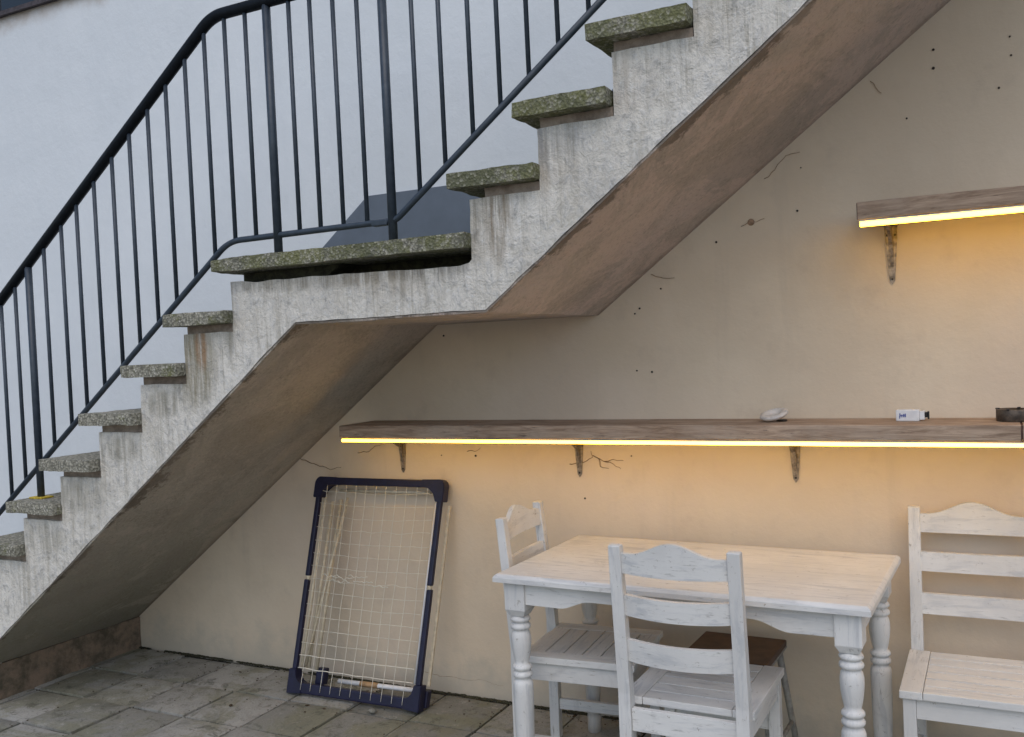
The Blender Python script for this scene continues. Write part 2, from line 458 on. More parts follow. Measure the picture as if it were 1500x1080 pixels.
# ------------------------------------------------------------------ ground and paving
bm = bmesh.new(); bm_prism(bm, [(-150, -150), (150, -150), (150, 150), (-150, 150)], -.3, -.055, 'z')
tag(obj('ground', mesh_from(bm, 'ground'), 'ground'), kind='structure')
bm = bmesh.new(); bm_prism(bm, [(-8.5, -9), (5, -9), (5, -1.93), (-8.5, -1.93)], -.10, -.004, 'z')
tag(obj('courtyard', mesh_from(bm, 'courtyard'), 'ground'), kind='structure')
bm = bmesh.new(); bm_prism(bm, [(-8.5, -1.93), (5, -1.93), (5, .1), (-8.5, .1)], -.09, -.012, 'z')
paving = tag(obj('paving', mesh_from(bm, 'paving'), 'soil'), kind='structure')
TX0, TD = -3.83, .3192
tile_meshes = []
for v in range(9):
    bm = bmesh.new(); s = TD / 2 - .0054
    bm_box(bm, (-s, -s, -.04), (s, s, 0), 0)
    bmesh.ops.subdivide_edges(bm, edges=bm.edges[:], cuts=6, use_grid_fill=True)
    for vert in bm.verts:
        co = vert.co; q = Vector((co.x * 7 + v * 13, co.y * 7, 0)); e = max(abs(co.x), abs(co.y)) > s - .001
        if co.z > -.001:
            co.z += noise.noise(q) * .0018 - (.004 if e else 0)
        if e:
            q2 = Vector((co.x * 24 + v * 5, co.y * 24, 3)); a = noise.noise(q2)
            co.x *= 1 - .024 * abs(a); co.y *= 1 - .024 * abs(noise.noise(q2 + Vector((9, 9, 9))))
    tile_meshes.append(mesh_from(bm, 'paving_slab'))
for i in range(-3, 17):
    for j in range(6):
        x = TX0 + (i + .5) * TD; y = -.020 - (j + .5) * .315
        o = obj('paving_slab', tile_meshes[random.randrange(9)], 'tile', paving, (x, y, random.uniform(-.003, .004)),
                (random.uniform(-.011, .011), random.uniform(-.011, .011), random.choice((0, 1, 2, 3)) * math.pi / 2 + random.uniform(-.006, .006)))
        o.scale = (1, .315 / TD, 1) if abs(math.sin(o.rotation_euler.z)) < .5 else (.315 / TD, 1, 1)
# dark moss and grit along the foot of the wall
bm = bmesh.new()
x = -4.18
while x < 1.1:
    a = noise.noise(Vector((x * 3.1, 0, 0))) * .5 + noise.noise(Vector((x * 11, 4, 0))) * .5
    if a > -.22:
        for q in range(2):
            r = .004 + .011 * max(0, a + .3) * random.uniform(.5, 1.2)
            mm = bmesh.ops.create_icosphere(bm, subdivisions=1, radius=r)
            for vv in mm['verts']:
                vv.co = Vector((vv.co.x * 1.7 + x + random.uniform(-.01, .01), vv.co.y * 1.1 - .008 - random.uniform(0, .012), vv.co.z * .55 + .001)) + Vector((random.uniform(-1, 1), random.uniform(-1, 1), random.uniform(-1, 1))) * .002
    x += .011
tag(obj('moss', mesh_from(bm, 'moss'), 'moss', paving), kind='stuff')

# ------------------------------------------------------------------ house wall
xs = [-11, -6.1, -4.2, 6]; zs = [-.1, 3.605, 5.0, 7.5]
bm = bmesh.new()
for yy in (0.0, .35):
    g = [[bm.verts.new((x, yy, z)) for z in zs] for x in xs]
    for i in range(3):
        for j in range(3):
            if (i, j) == (1, 1): continue
            bm.faces.new((g[i][j], g[i + 1][j], g[i + 1][j + 1], g[i][j + 1]))
    if yy == 0: g0 = g
for a, b in (((1, 1), (2, 1)), ((2, 1), (2, 2)), ((2, 2), (1, 2)), ((1, 2), (1, 1))):
    bm.faces.new((g0[a[0]][a[1]], g0[b[0]][b[1]], g[b[0]][b[1]], g[a[0]][a[1]]))
ring = [(0, 0), (1, 0), (2, 0), (3, 0), (3, 1), (3, 2), (3, 3), (2, 3), (1, 3), (0, 3), (0, 2), (0, 1)]
for a, b in zip(ring, ring[1:] + ring[:1]):
    bm.faces.new((g0[a[0]][a[1]], g0[b[0]][b[1]], g[b[0]][b[1]], g[a[0]][a[1]]))
wall = thing('house_wall', 'painted house wall, coloured as skylit white above the stair and shaded cream under it', 'wall')
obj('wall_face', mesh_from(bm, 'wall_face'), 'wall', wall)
# dark skirting band that follows the stair
top = [(-5.4, 2.265 - .79 * (5.4 - 2.544)), (-2.544, 2.265), (-1.72, 2.262), (.7, 2.262 + .75 * 2.42)]
prism('skirting', top + [(p[0], p[1] - .42) for p in top[::-1]], -.012, -.0005, 'skirting_paint', wall)
holes = [(-0.158, 2.502), (-0.16, 2.439), (-0.25, 2.28), (0.038, 2.339), (0.075, 2.503), (0.077, 2.441), (-0.632, 1.998), (-0.614, 2.154), (-0.938, 1.91), (-1.257, 1.674), (-1.278, 1.654), (-1.279, 1.426), (-1.216, 1.419), (-2.214, 1.073), (-2.039, 1.073), (-1.317, 1.082), (-1.528, 0.903), (-1.166, 1.747), (-2.175, 1.606)]
bm = bmesh.new()
bmesh.ops.create_cone(bm, cap_ends=True, segments=10, radius1=.005, radius2=.0045, depth=.004)
hm = mesh_from(bm, 'wall_hole')  # dark disc standing for a drilled hole, its inner shade given as colour
for i, (x, z) in enumerate(holes):
    o = obj('wall_hole', hm, 'hole_dark', wall, (x, -.001, z), (math.pi / 2, 0, 0)); s = random.uniform(.55, 1.1); o.scale = (s, s, 1)
tendrils = [[(-3.019, 1.046), (-2.936, 1.021), (-2.835, 0.996), (-2.762, 1.011)], [(-2.67, 1.077), (-2.611, 1.084), (-2.571, 1.11), (-2.513, 1.123)], [(-2.079, 1.096), (-2.038, 1.091), (-2.009, 1.112)], [(-1.589, 1.044), (-1.527, 1.051), (-1.486, 1.08), (-1.491, 1.103)], [(-1.486, 1.08), (-1.436, 1.058), (-1.392, 1.048), (-1.358, 1.021)], [(-1.436, 1.058), (-1.397, 1.065), (-1.347, 1.06)], [(-1.2, 1.804), (-1.159, 1.787), (-1.095, 1.788)], [(-0.746, 2.13), (-0.708, 2.156), (-0.669, 2.206), (-0.607, 2.213)], [(-0.364, 2.431), (-0.351, 2.405), (-0.328, 2.377)], [(-0.842, 1.961), (-0.803, 1.975), (-0.739, 1.979)], [(-4.096, 0.29), (-3.993, 0.306)], [(-1.46, 1.07), (-1.45, 1.035), (-1.41, 1.03)]]
for i, tl in enumerate(tendrils):
    pts = []
    for (a, b) in zip(tl, tl[1:]):
        for k in range(6):
            f = k / 6; x = a[0] + (b[0] - a[0]) * f; z = a[1] + (b[1] - a[1]) * f
            nv = noise.noise_vector(Vector((x * 40, i, z * 40)))
            pts.append((x + nv.x * .007, -.002 - .002 * abs(nv.y), z + nv.z * .007))
    tube('dry_tendril', pts, .0018 if i not in (6, 7, 8, 9) else .0012, 'dry_stem', wall, 5, .0008)
bm = bmesh.new(); bmesh.ops.create_cone(bm, cap_ends=True, segments=12, radius1=.014, radius2=.009, depth=.005)
obj('rusty_plug', mesh_from(bm, 'rusty_plug'), 'rust_stain', wall, (-.803, -.002, 1.973), (math.pi / 2, 0, 0))

pts = []
for k in range(60):
    f = k / 59; x = -2.37 + .42 * f
    pts.append((x, -.0004, .078 - .012 * f + .016 * noise.noise(Vector((x * 9, 0, 0))) + .004 * noise.noise(Vector((x * 60, 0, 0)))))
tube('hairline_crack', pts, .0010, 'rust_stain', wall, 4, .0004)
# window in the upper corner
win = thing('window', 'dark window high on the white wall with a stained sill', 'window', (-5.15, 0, 3.605))
box('pane', (-.84, .13, .06), (.84, .14, 1.33), 'glass', win)
box('frame', (-.95, .10, .0), (.95, .16, .07), 'window_frame_paint', win, .004)
box('frame', (-.95, .10, 1.33), (.95, .16, 1.395), 'window_frame_paint', win, .004)
box('frame', (-.95, .10, .07), (-.88, .16, 1.33), 'window_frame_paint', win, .004)
box('frame', (.88, .10, .07), (.95, .16, 1.33), 'window_frame_paint', win, .004)
box('mullion', (-.20, .095, .07), (-.14, .165, 1.33), 'window_frame_white', win, .004)
prism('sill', [(-.03, -.03), (.30, .0), (.30, .012), (-.03, -.004)], -.93, .93, 'slate_sill', win, 'x')

# ------------------------------------------------------------------ staircase
stair = thing('staircase', 'concrete outdoor staircase with mossy stone treads climbing along the wall', 'staircase')
def soffit_line(off=0.0):
    xb = -4.19; xt = 1.35
    return [(xb, ZS - SL * (XL - xb) + off), (XL, ZS + off), (XR, ZS + off), (xt, ZS + SL * (xt - XR) + off)]
BASEX = -4.19
def stair_poly(drop, dip=False, off=.008):
    pts = [(BASEX, .0)] if False else []
    x0 = steps[0][0] + N
    pts.append((x0, -.02))
    for i, (nx, z, L) in enumerate(steps):
        xr = nx + N; zt = z - TH - drop
        if dip and i == LI:
            xe = xr + L - N
            pts += [(xr, zt - .006), (xr + .05, zt - .004), (xr + .12, zt - .012), (xr + .35, zt - .012), (xr + .55, zt - .014), (xr + .80, zt - .020), (xe - .045, zt - .023), (xe - .010, zt - .014), (xe, zt - .004)]
        else:
            pts += [(xr, zt)]
            pts += [(nx + L, zt)]
    last = pts[-1]
    so = soffit_line(off)
    pts = [p for p in pts if p[0] < so[-1][0] + .4]
    pts.append((pts[-1][0], ZS + SL * (pts[-1][0] - XR) + off))
    pts += [so[2], so[1], so[0], (BASEX, -.02)]
    out = [pts[0]]
    for p in pts[1:]:
        if math.hypot(p[0] - out[-1][0], p[1] - out[-1][1]) > 1e-4: out.append(p)
    return out
prism('core', stair_poly(0.0), -.80, .0, 'soil', stair)  # near-black colour paints the shade in the gap under the landing slab
prism('outer_face', wobble(stair_poly(.030, True), .03, .0035, 2.0), -W, -.80, 'plaster', stair)
so_b = soffit_line(0.0); so_t = soffit_line(.0075)
xe = 1.72
so_b[-1] = (xe, ZS + SL * (xe - XR)); so_t[-1] = (xe, ZS + SL * (xe - XR) + .0075)
# soffit as a gently uneven slab (subdivided so that the trowelled render undulates)
bm = bmesh.new(); NY = 26
rows = []
line_pts = []
for a, b in zip(so_b, so_b[1:]):
    d = math.hypot(b[0] - a[0], b[1] - a[1]); n = max(2, int(d / .05))
    for k in range(n): line_pts.append((a[0] + (b[0] - a[0]) * k / n, a[1] + (b[1] - a[1]) * k / n))
line_pts.append(so_b[-1])
for (x, z) in line_pts:
    row = []
    for j in range(NY + 1):
        y = -W + .004 + (W - .004) * j / NY
        h = noise.noise(Vector((x * 2.3, y * 3.1, 1))) * .006 + noise.noise(Vector((x * 8, y * 7, 5))) * .003
        wgt = min(1, (NY - j) / 3) 
        row.append(bm.verts.new((x, y, z + h * wgt * .8 - .001)))
    rows.append(row)
for a, b in zip(rows, rows[1:]):
    for j in range(NY): bm.faces.new((a[j], a[j + 1], b[j + 1], b[j]))
ex = bmesh.ops.extrude_face_region(bm, geom=bm.faces[:])
for v in [g for g in ex['geom'] if isinstance(g, bmesh.types.BMVert)]: v.co.z += .0085
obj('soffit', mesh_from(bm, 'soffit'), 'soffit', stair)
# rough low plinth that closes the space under the lowest steps
bm = bmesh.new(); bm_box(bm, (BASEX - .05, -W + .02, -.02), (BASEX + .006, -.001, .165), 0)
bmesh.ops.subdivide_edges(bm, edges=bm.edges[:], cuts=14, use_grid_fill=True)
for v in bm.verts:
    if v.co.x > BASEX: v.co.x += noise.noise(v.co * 9) * .006
obj('plinth', mesh_from(bm, 'plinth'), 'plinth', stair)
def tread_mesh(L, seed, y0, y1):
    bm = bmesh.new()
    nx = max(8, int(L / .022)); ny = int((y1 - y0) / .03); nz = 3
    g = {}
    def vert(i, j, k):
        if (i, j, k) not in g:
            x, y, z = L * i / nx, y0 + (y1 - y0) * j / ny, -TH + TH * k / nz
            g[i, j, k] = bm.verts.new((x, y, z))
        return g[i, j, k]
    for i in range(nx):
        for j in range(ny):
            bm.faces.new((vert(i, j, nz), vert(i + 1, j, nz), vert(i + 1, j + 1, nz), vert(i, j + 1, nz)))
            bm.faces.new((vert(i, j, 0), vert(i, j + 1, 0), vert(i + 1, j + 1, 0), vert(i + 1, j, 0)))
    for i in range(nx):
        for k in range(nz):
            bm.faces.new((vert(i, 0, k), vert(i + 1, 0, k), vert(i + 1, 0, k + 1), vert(i, 0, k + 1)))
            bm.faces.new((vert(i, ny, k), vert(i, ny, k + 1), vert(i + 1, ny, k + 1), vert(i + 1, ny, k)))
    for j in range(ny):
        for k in range(nz):
            bm.faces.new((vert(0, j, k), vert(0, j, k + 1), vert(0, j + 1, k + 1), vert(0, j + 1, k)))
            bm.faces.new((vert(nx, j, k), vert(nx, j + 1, k), vert(nx, j + 1, k + 1), vert(nx, j, k + 1)))
    for (i, j, k), v in g.items():
        ex_ = (i in (0, nx)) + (j in (0, ny)) + (k in (0, nz))
        q = Vector((v.co.x * 28 + seed * 7.3, v.co.y * 28, v.co.z * 28))
        nv = noise.noise_vector(q) * .0014 + noise.noise_vector(q * 2.6) * .0016
        c = Vector((L / 2, (y0 + y1) / 2, -TH / 2)); d = v.co - c
        dirn = Vector(((i == nx) - (i == 0), (j == ny) - (j == 0), (k == nz) - (k == 0)))
        sh = 0
        if ex_ >= 2: sh = .0006 + 0.009 * max(0, noise.noise(q * .30 + Vector((3, 3, 3))) - .22)
        v.co += nv - dirn * sh
        if j == ny: v.co.y = y1
    return mesh_from(bm, 'tread', False)
for i, (nx, z, L) in enumerate(steps):
    o = obj('tread', tread_mesh(L - .001, i + 1, -WT + random.uniform(-.006, .006), -.003), 'tread', stair, (nx + random.uniform(-.004, .004), 0, z))
    xr = nx + N
    if i == LI:
        pts = [(xr + .012, z - TH - .034), (xr + .40, z - TH - .040), (xr + .47, z - TH - .001), (xr + .012, z - TH - .001)]
        prism('mortar_bed', wobble(pts, .02, .006, i), -W + .055, -.80, 'soil', stair)  # dirty bed, near-black to paint the shade of the gap as well
    else:
        x0 = xr + (.055 if i == LI + 1 else .006)
        pts = [(x0, z - TH - .034), (nx + L - .004, z - TH - .034), (nx + L - .004, z - TH - .0005), (x0, z - TH - .0005)]
        prism('mortar_bed', wobble(pts, .02, .003, i), -W + (.006 if i > LI else .014), -.80, 'mortar', stair)

# ------------------------------------------------------------------ railing
YR = -.89
rail = thing('stair_railing', 'dark blue-grey steel railing with upright bars on the staircase', 'railing')
def rail_path(k1, zf, k2, sl, r=.06, r2=.06, xa=-4.75, xb=-.45):
    a = (xa, zf - sl * (k1 - xa)); b = (k1, zf); c = (k2, zf + .004); d = (xb, zf + sl * (xb - k2))
    pts = [a]
    def arc(p, q, s, r):
        p, q, s = Vector(p), Vector(q), Vector(s)
        u = (p - q).normalized() * r; w = (s - q).normalized() * r
        return [tuple((q + u) * (1 - t_) ** 2 + q * 2 * t_ * (1 - t_) + (q + w) * t_ ** 2) for t_ in [k / 6 for k in range(7)]]
    pts += arc(a, b, c, r) + arc(b, c, d, r2) + [d]
    return [(x, YR, z) for x, z in pts]
top_path = rail_path(-2.595, 2.838, -1.80, .748)
bot_path = rail_path(-2.565, 1.988, -1.805, .755, .06, .02)
tube('handrail', top_path, .0225, 'hand', rail, 10, sx=1.0, sy=.9)
tube('bottom_rail', bot_path, .0115, 'rail', rail, 8)
def z_at(path, x):
    for a, b in zip(path, path[1:]):
        if a[0] <= x <= b[0]: return a[2] + (b[2] - a[2]) * (x - a[0]) / (b[0] - a[0])
    return path[-1][2]
bx = [-4.36, -4.25, -4.14, -4.03, -3.915, -3.815, -3.612, -3.495, -3.394, -3.281, -3.168, -3.062, -2.953, -2.848, -2.74, -2.635, -2.53, -2.428, -2.222, -2.127, -2.026, -1.924, -1.703, -1.599, -1.49, -1.385, -1.28, -1.175, -1.07, -.965]
for x in bx:
    tube('baluster', [(x, YR, z_at(bot_path, x) - .004), (x - .004, YR, z_at(top_path, x) - .006)], .0082, 'rail', rail, 8)
def tread_z(x):
    zt = 0
    for (nx, z, L) in steps:
        if nx <= x: zt = z
    return zt
for x in (-4.45, -3.719, -2.325, -1.819, -.72):
    tube('post', [(x, YR, tread_z(x) - .01), (x - .004, YR, z_at(top_path, x) - .006)], .0158, 'rail', rail, 10)
bm = bmesh.new(); bm_box(bm, (-.042, -.03, 0), (.042, .03, .007), .002)
obj('base_plate', mesh_from(bm, 'base_plate'), 'yellow_primer', rail, (-3.719, YR, .9746))
box('rail_sleeve', (-1.90, YR - .013, 1.978), (-1.835, YR + .013, 1.998), 'rail', rail, .004)

# ------------------------------------------------------------------ shelves with light strips
def make_bracket(parent, x, ztop, depth, ln):
    t_ = .004
    e = obj('bracket', None, parent=parent, loc=(x, 0, ztop))
    bm = bmesh.new()
    bm_prism(bm, [(-.022, -.002), (.022, -.002), (.020, -.05), (.009, -ln + .013), (.0, -ln), (-.009, -ln + .013), (-.020, -.05)], -.0065, -.0015, 'y')
    bm_prism(bm, [(-.022, -.0015), (.022, -.0015), (.011, -depth), (-.011, -depth)], -.006, -.001, 'z')
    # pressed rib between the two straps
    bm_prism(bm, [(-.006, -.006), (-depth * .86, -.006), (-depth * .45, -.028), (-.022, -.07), (-.006, -.15)], -.0055, .0055, 'x')
    o = obj('strap', mesh_from(bm, 'strap'), 'steel', e)
    for (sx, sz) in ((-.013, -.035), (.013, -.035), (0, -ln + .018)):
        bm = bmesh.new(); bmesh.ops.create_cone(bm, cap_ends=True, segments=8, radius1=.0045, radius2=.003, depth=.004)
        obj('screw', mesh_from(bm, 'screw'), 'screw_dark', e, (sx, -.0085, sz), (math.pi / 2, 0, 0))
def plank(name, x0, x1, y0, z0, z1, parent, seed):
    bm = bmesh.new(); bm_box(bm, (x0, y0, z0), (x1, -.002, z1), .0)
    lo = [e for e in bm.edges if abs(e.verts[0].co.x - e.verts[1].co.x) > .1]
    bmesh.ops.subdivide_edges(bm, edges=lo, cuts=int((x1 - x0) / .03), use_grid_fill=True)
    es = [e for e in bm.edges if len(e.link_faces) == 2 and e.link_faces[0].normal.dot(e.link_faces[1].normal) < .2]
    bmesh.ops.bevel(bm, geom=es, offset=.003, segments=1, affect='EDGES')
    for v in bm.verts:
        nv = noise.noise_vector(Vector((v.co.x * 6 + seed, v.co.y * 20, v.co.z * 30)))
        if v.co.y < -.01: v.co += Vector((0, nv.y * .0025, nv.z * .0018))
    bm.normal_update()
    o = obj(name, mesh_from(bm, name), ['shelf', 'shelf_end'], parent)
    for p in o.data.polygons:
        if abs(p.normal.x) > .7: p.material_index = 1
    return o
def shelf(name, label, boards, depth, z0, z1, led_h, brackets):
    s = thing(name, label, 'shelf')
    for i, (a, b) in enumerate(boards): plank('board', a, b, -depth, z0, z1, s, i * 7 + z0 * 3)
    x0, x1 = boards[0][0], boards[-1][1]
    st = obj('light_strip', None, parent=s, loc=(0, -depth + .003, z0))
    box('channel', (x0 + .006, .0, -.005), (x1, .022, -.0008), 'aluminium', st)
    box('diffuser', (x0 + .008, -.0005, -led_h), (x1, .018, -.0055), 'led', st, .003)
    for x in brackets: make_bracket(s, x, z0 - .0005, depth * .8, .186 if z0 < 1.5 else .208)
    return s
shelf('wall_shelf', 'long thick wooden wall shelf with glowing light strip above the table', [(-2.565, .068), (.0692, .9)], .275, 1.178, 1.231, .0180, (-2.42, -1.545, -.672, .3))
shelf('wall_shelf', 'short higher wooden shelf with light strip at right edge of the picture', [(-.397, .9)], .25, 1.914, 1.974, .0215, (-.314, .55))

# things lying on the long shelf
e = thing('white_dish', 'small round white ring-shaped dish tilted on the long shelf', 'dish', (-.715, -.13, 1.2315))
bm = bmesh.new()
bm_lathe(bm, [(.020, .002), (.040, .002), (.049, .008), (.052, .014), (.049, .019), (.040, .021), (.030, .019), (.024, .012), (.020, .009)], 28)
obj('ring', mesh_from(bm, 'ring', True), 'glazed_ceramic', e, (0, 0, .014), (.28, -.16, 0))
bm = bmesh.new(); bm_lathe(bm, [(.018, 0), (.021, .003), (.018, .006)], 12)
obj('foot', mesh_from(bm, 'foot', True), 'screw_dark', e, (.022, .012, .0))
e = thing('lamp_driver', 'small white plastic box with blue mark and black plug on the long shelf', 'power supply', (-.268, -.12, 1.2315), -.06)
box('case', (-.038, -.02, 0), (.036, .022, .039), 'white_plastic', e, .004)
box('end_cap', (.036, -.014, .004), (.052, .016, .034), 'white_plastic', e, .003)
bm = bmesh.new()
for i, (a, h) in enumerate(((-.026, .013), (-.020, .009), (-.014, .011), (-.009, .012))):
    bm_box(bm, (a, -.0209, .014), (a + .0035, -.0196, .014 + h))
bm_box(bm, (-.026, -.0208, .019), (-.006, -.0197, .0215)); bm_box(bm, (-.027, -.0208, .009), (-.0245, -.0197, .018))
obj('printed_mark', mesh_from(bm, 'printed_mark'), 'blue_print', e)
bm = bmesh.new(); bm_box(bm, (.052, -.010, .012), (.060, .008, .030), .002); bm_box(bm, (.060, -.006, .006), (.066, .005, .033), .002)
obj('plug', mesh_from(bm, 'plug'), 'black_plastic', e)
e = thing('ashtray', 'round dark tarnished metal ashtray on the long shelf at right edge', 'ashtray', (.050, -.13, 1.2315))
bm = bmesh.new()
bm_lathe(bm, [(.051, 0), (.0525, .002), (.0525, .02), (.0525, .037), (.0515, .039), (.046, .039), (.045, .012), (.01, .010)], 36)
obj('bowl', mesh_from(bm, 'bowl', True), 'tarnished_tin', e)
for k in range(4):
    a = k * math.pi / 2 - 1.9
    box('cigarette_rest', (-.006, -.004, .0365), (.006, .004, .0415), 'black_plastic', e, .001, loc=(.0495 * math.cos(a), .0495 * math.sin(a), 0), rot=(0, 0, a))

# ------------------------------------------------------------------ table
TR = -.0284
tab = thing('dining_table', 'whitewashed wooden table with turned legs standing in front of the shelf wall', 'table', (-.9274, -.4593, 0), TR)
TWX, TWY = .610, .348
bm = bmesh.new()
prof = [(0, .744), (.010, .744), (.016, .750), (.016, .758), (.010, .763), (.006, .770), (0, .772)]
bm_box(bm, (-TWX, -TWY, .744), (TWX, TWY, .771), 0)
es = [e_ for e_ in bm.edges if e_.verts[0].co.z > .77 and e_.verts[1].co.z > .77]
bmesh.ops.bevel(bm, geom=es, offset=.012, segments=3, affect='EDGES', profile=.35)
obj('tabletop', mesh_from(bm, 'tabletop'), 'wx', tab)
def apron(L, depth_=.078):
    h = L / 2; zt = .7437; lo = zt - depth_
    pts = [(-h, zt), (-h, lo)]
    for k in range(9):
        f = k / 8; s = f * f * (3 - 2 * f)
        pts.append((-h + .13 + .11 * f, lo + .030 * s))
    pts += [(-p[0], p[1]) for p in pts[::-1]]
    return pts
lx, ly = TWX - .068, TWY - .062
for sy in (-1, 1):
    prism('apron', apron(2 * lx - .07), sy * (ly + .018) - .010, sy * (ly + .018) + .010, 'wx', tab, 'y', .0015)
for sx in (-1, 1):
    prism('apron', apron(2 * ly - .07), sx * (lx + .018) - .010, sx * (lx + .018) + .010, 'wy', tab, 'x', .0015)
bm = bmesh.new()
bm_box(bm, (-.038, -.038, .645), (.038, .038, .7438), .002)
# square block narrowing into the turning
v0 = [(-.038, -.038), (.038, -.038), (.038, .038), (-.038, .038)]
A = [bm.verts.new((x, y, .6452)) for x, y in v0]; B = [bm.verts.new((x * .72, y * .72, .624)) for x, y in v0]
for k in range(4): bm.faces.new((A[k], A[(k + 1) % 4], B[(k + 1) % 4], B[k]))
bm.faces.new(B); bm.faces.new(A[::-1])
prof = [(.023, .632), (.023, .622), (.030, .619), (.0345, .612), (.0345, .606), (.029, .601), (.024, .598), (.029, .595), (.0345, .589), (.0355, .583), (.033, .577), (.027, .573), (.027, .569),
        (.031, .563), (.034, .548), (.0345, .530), (.033, .510), (.030, .488), (.026, .468), (.0235, .456), (.029, .452), (.0335, .446), (.0335, .440), (.029, .434), (.025, .431), (.030, .427), (.034, .420), (.033, .412), (.026, .407), (.025, .402),
        (.031, .396), (.0345, .386), (.0350, .37), (.0345, .30), (.032, .20), (.028, .12), (.026, .10), (.031, .096), (.034, .088), (.031, .080), (.025, .075), (.027, .06), (.026, .0)]
bm_lathe(bm, prof[::-1], 24)
leg_me = mesh_from(bm, 'leg', False)
for p in leg_me.polygons: p.use_smooth = p.center.z < .63 and abs(p.normal.z) < .95
for sx in (-1, 1):
    for sy in (-1, 1): obj('leg', leg_me, 'wz', tab, (sx * lx, sy * ly, 0), (0, 0, 0))

# ------------------------------------------------------------------ chairs
def make_chair(label):
    """origin on the floor between the back posts; the seat lies towards +y"""
    c = thing('ladder_back_chair', label, 'chair', group='whitewashed chairs around the table')
    hw = .181
    for s in (-1, 1):
        bm = bmesh.new()
        prof = [(-.022, 0), (.016, 0), (.020, .43), (.016, .50), (-.026, .930), (-.034, .9335), (-.057, .9305), (-.018, .47), (-.020, .40)]
        bm_prism(bm, prof, s * hw - .019, s * hw + .019, 'x')
        bmesh.ops.bevel(bm, geom=bm.edges[:], offset=.002, segments=1, affect='EDGES')
        obj('back_post', mesh_from(bm, 'back_post'), 'wz', c)
    def yb(z): return .003 - max(0, z - .48) * .095
    def slat(z0, z1, crest):
        bm = bmesh.new(); n = 22; rows = []
        for i in range(n + 1):
            f = i / n * 2 - 1; x = f * (hw - .018)
            bow = .022 * (1 - f * f)
            if crest:
                s = .5 * (1 + math.cos(math.pi * min(1, abs(f) / .82)))
                zt = z1 + .040 * s - .004
                zb = z0 - .004 * (1 - f * f)
            else:
                zt, zb = z1 - .006 * (1 - f * f), z0 - .006 * (1 - f * f)
            rows.append([bm.verts.new((x, yb(z) - bow + d, z)) for (z, d) in ((zb, -.009), (zt, -.009), (zt, .009), (zb, .009))])
        for a, b in zip(rows, rows[1:]):
            for k in range(4): bm.faces.new((a[k], a[(k + 1) % 4], b[(k + 1) % 4], b[k]))
        bm.faces.new(rows[0]); bm.faces.new(rows[-1][::-1])
        obj('crest_rail' if crest else 'slat', mesh_from(bm, 'slat'), 'wx', c)
    slat(.846, .912, True); slat(.715, .780, False); slat(.571, .640, False)
    # plank seat: two border boards and five planks between them
    sw, y0, y1, zt = .205, .022, .435, .450
    for s in (-1, 1):
        box('seat_board', (min(s * sw, s * (sw - .065)), y0, zt - .024), (max(s * sw, s * (sw - .065)), y1, zt), 'wy', c, .0028)
    npl = 6; pw = (y1 - y0) / npl
    for k in range(npl):
        box('seat_plank', (-sw + .0665, y0 + k * pw + .0024, zt - .0235), (sw - .0665, y0 + (k + 1) * pw - .0024, zt - .0008), 'wx', c, .0024)
    for s in (-1, 1):
        box('leg', (s * .178 - .0185, .385, 0), (s * .178 + .0185, .422, zt - .0245), 'wz', c, .002)
        box('apron', (s * .182 - .009, .021, .362), (s * .182 + .009, .384, .4255), 'wy', c, .0015)
        box('stretcher', (s * .180 - .010, .018, .118), (s * .180 + .010, .386, .158), 'wy', c, .002)
    box('apron', (-.159, .398, .362), (.159, .416, .4255), 'wx', c, .0015)
    box('apron', (-.161, -.012, .355), (.161, .008, .4245), 'wx', c, .0015)
    box('stretcher', (-.159, .397, .25), (.159, .412, .30), 'wx', c, .002)
    return c
ch = make_chair('whitewashed chair seen from behind, nearest the camera at the front of the table')
ch.location = (-.856, -.898, 0); ch.rotation_euler = (0, 0, -.012)
c2 = copy_tree(ch); c2['label'] = 'whitewashed chair at the left end of the table, its seat tucked under'
c2.location = (-1.562, -.445, 0); c2.rotation_euler = (0, 0, -math.pi / 2 + .075)
c3 = copy_tree(ch); c3['label'] = 'whitewashed chair right of the table with its back against the wall, cut by the frame'
c3.location = (-.083, -.118, 0); c3.rotation_euler = (0, 0, math.pi + .0)

# stool pushed under the table
st = thing('stool', 'low stool with dark brown square seat under the table', 'stool', (-.855, -.285, 0), -.03)
box('seat', (-.150, -.150, .418), (.150, .150, .440), 'stool_brown', st, .005)
box('seat_rim', (-.151, -.151, .411), (.151, .151, .4178), 'stool_leg', st, .002)
for sx in (-1, 1):
    for sy in (-1, 1):
        tube('leg', [(sx * .175, sy * .175, 0), (sx * .125, sy * .125, .411)], .011, 'stool_leg', st, 10, .013)
for sx in (-1, 1): tube('stretcher', [(sx * .158, -.158, .14), (sx * .158, .158, .14)], .008, 'stool_leg', st, 8)

# ------------------------------------------------------------------ net frame leaning on the wall
B0 = Vector((-2.917, -.287, 0)); u = Vector((.692, .012, 0)).normalized(); vv = Vector((.060, .205, .945))
vv = (vv - u * vv.dot(u)).normalized(); 
nn = u.cross(vv)
nf = thing('net_frame', 'navy blue plastic frame strung with white netting, leaning against the wall', 'net frame')
nf.matrix_world = Matrix(((u.x, -nn.x, vv.x, B0.x), (u.y, -nn.y, vv.y, B0.y), (u.z, -nn.z, vv.z, B0.z + .022), (0, 0, 0, 1)))
FW, FH = .695, .972
def rounded(pts, name, y0, y1, mat, bev=.004): return prism(name, pts, y0, y1, mat, nf, 'y', bev)
box('top_bar', (.03, 0, FH - .034), (FW - .03, .032, FH), 'navy_plastic', nf, .006)
box('bottom_bar', (.02, 0, -.006), (FW - .02, .034, .040), 'navy_plastic', nf, .006)
cor = []
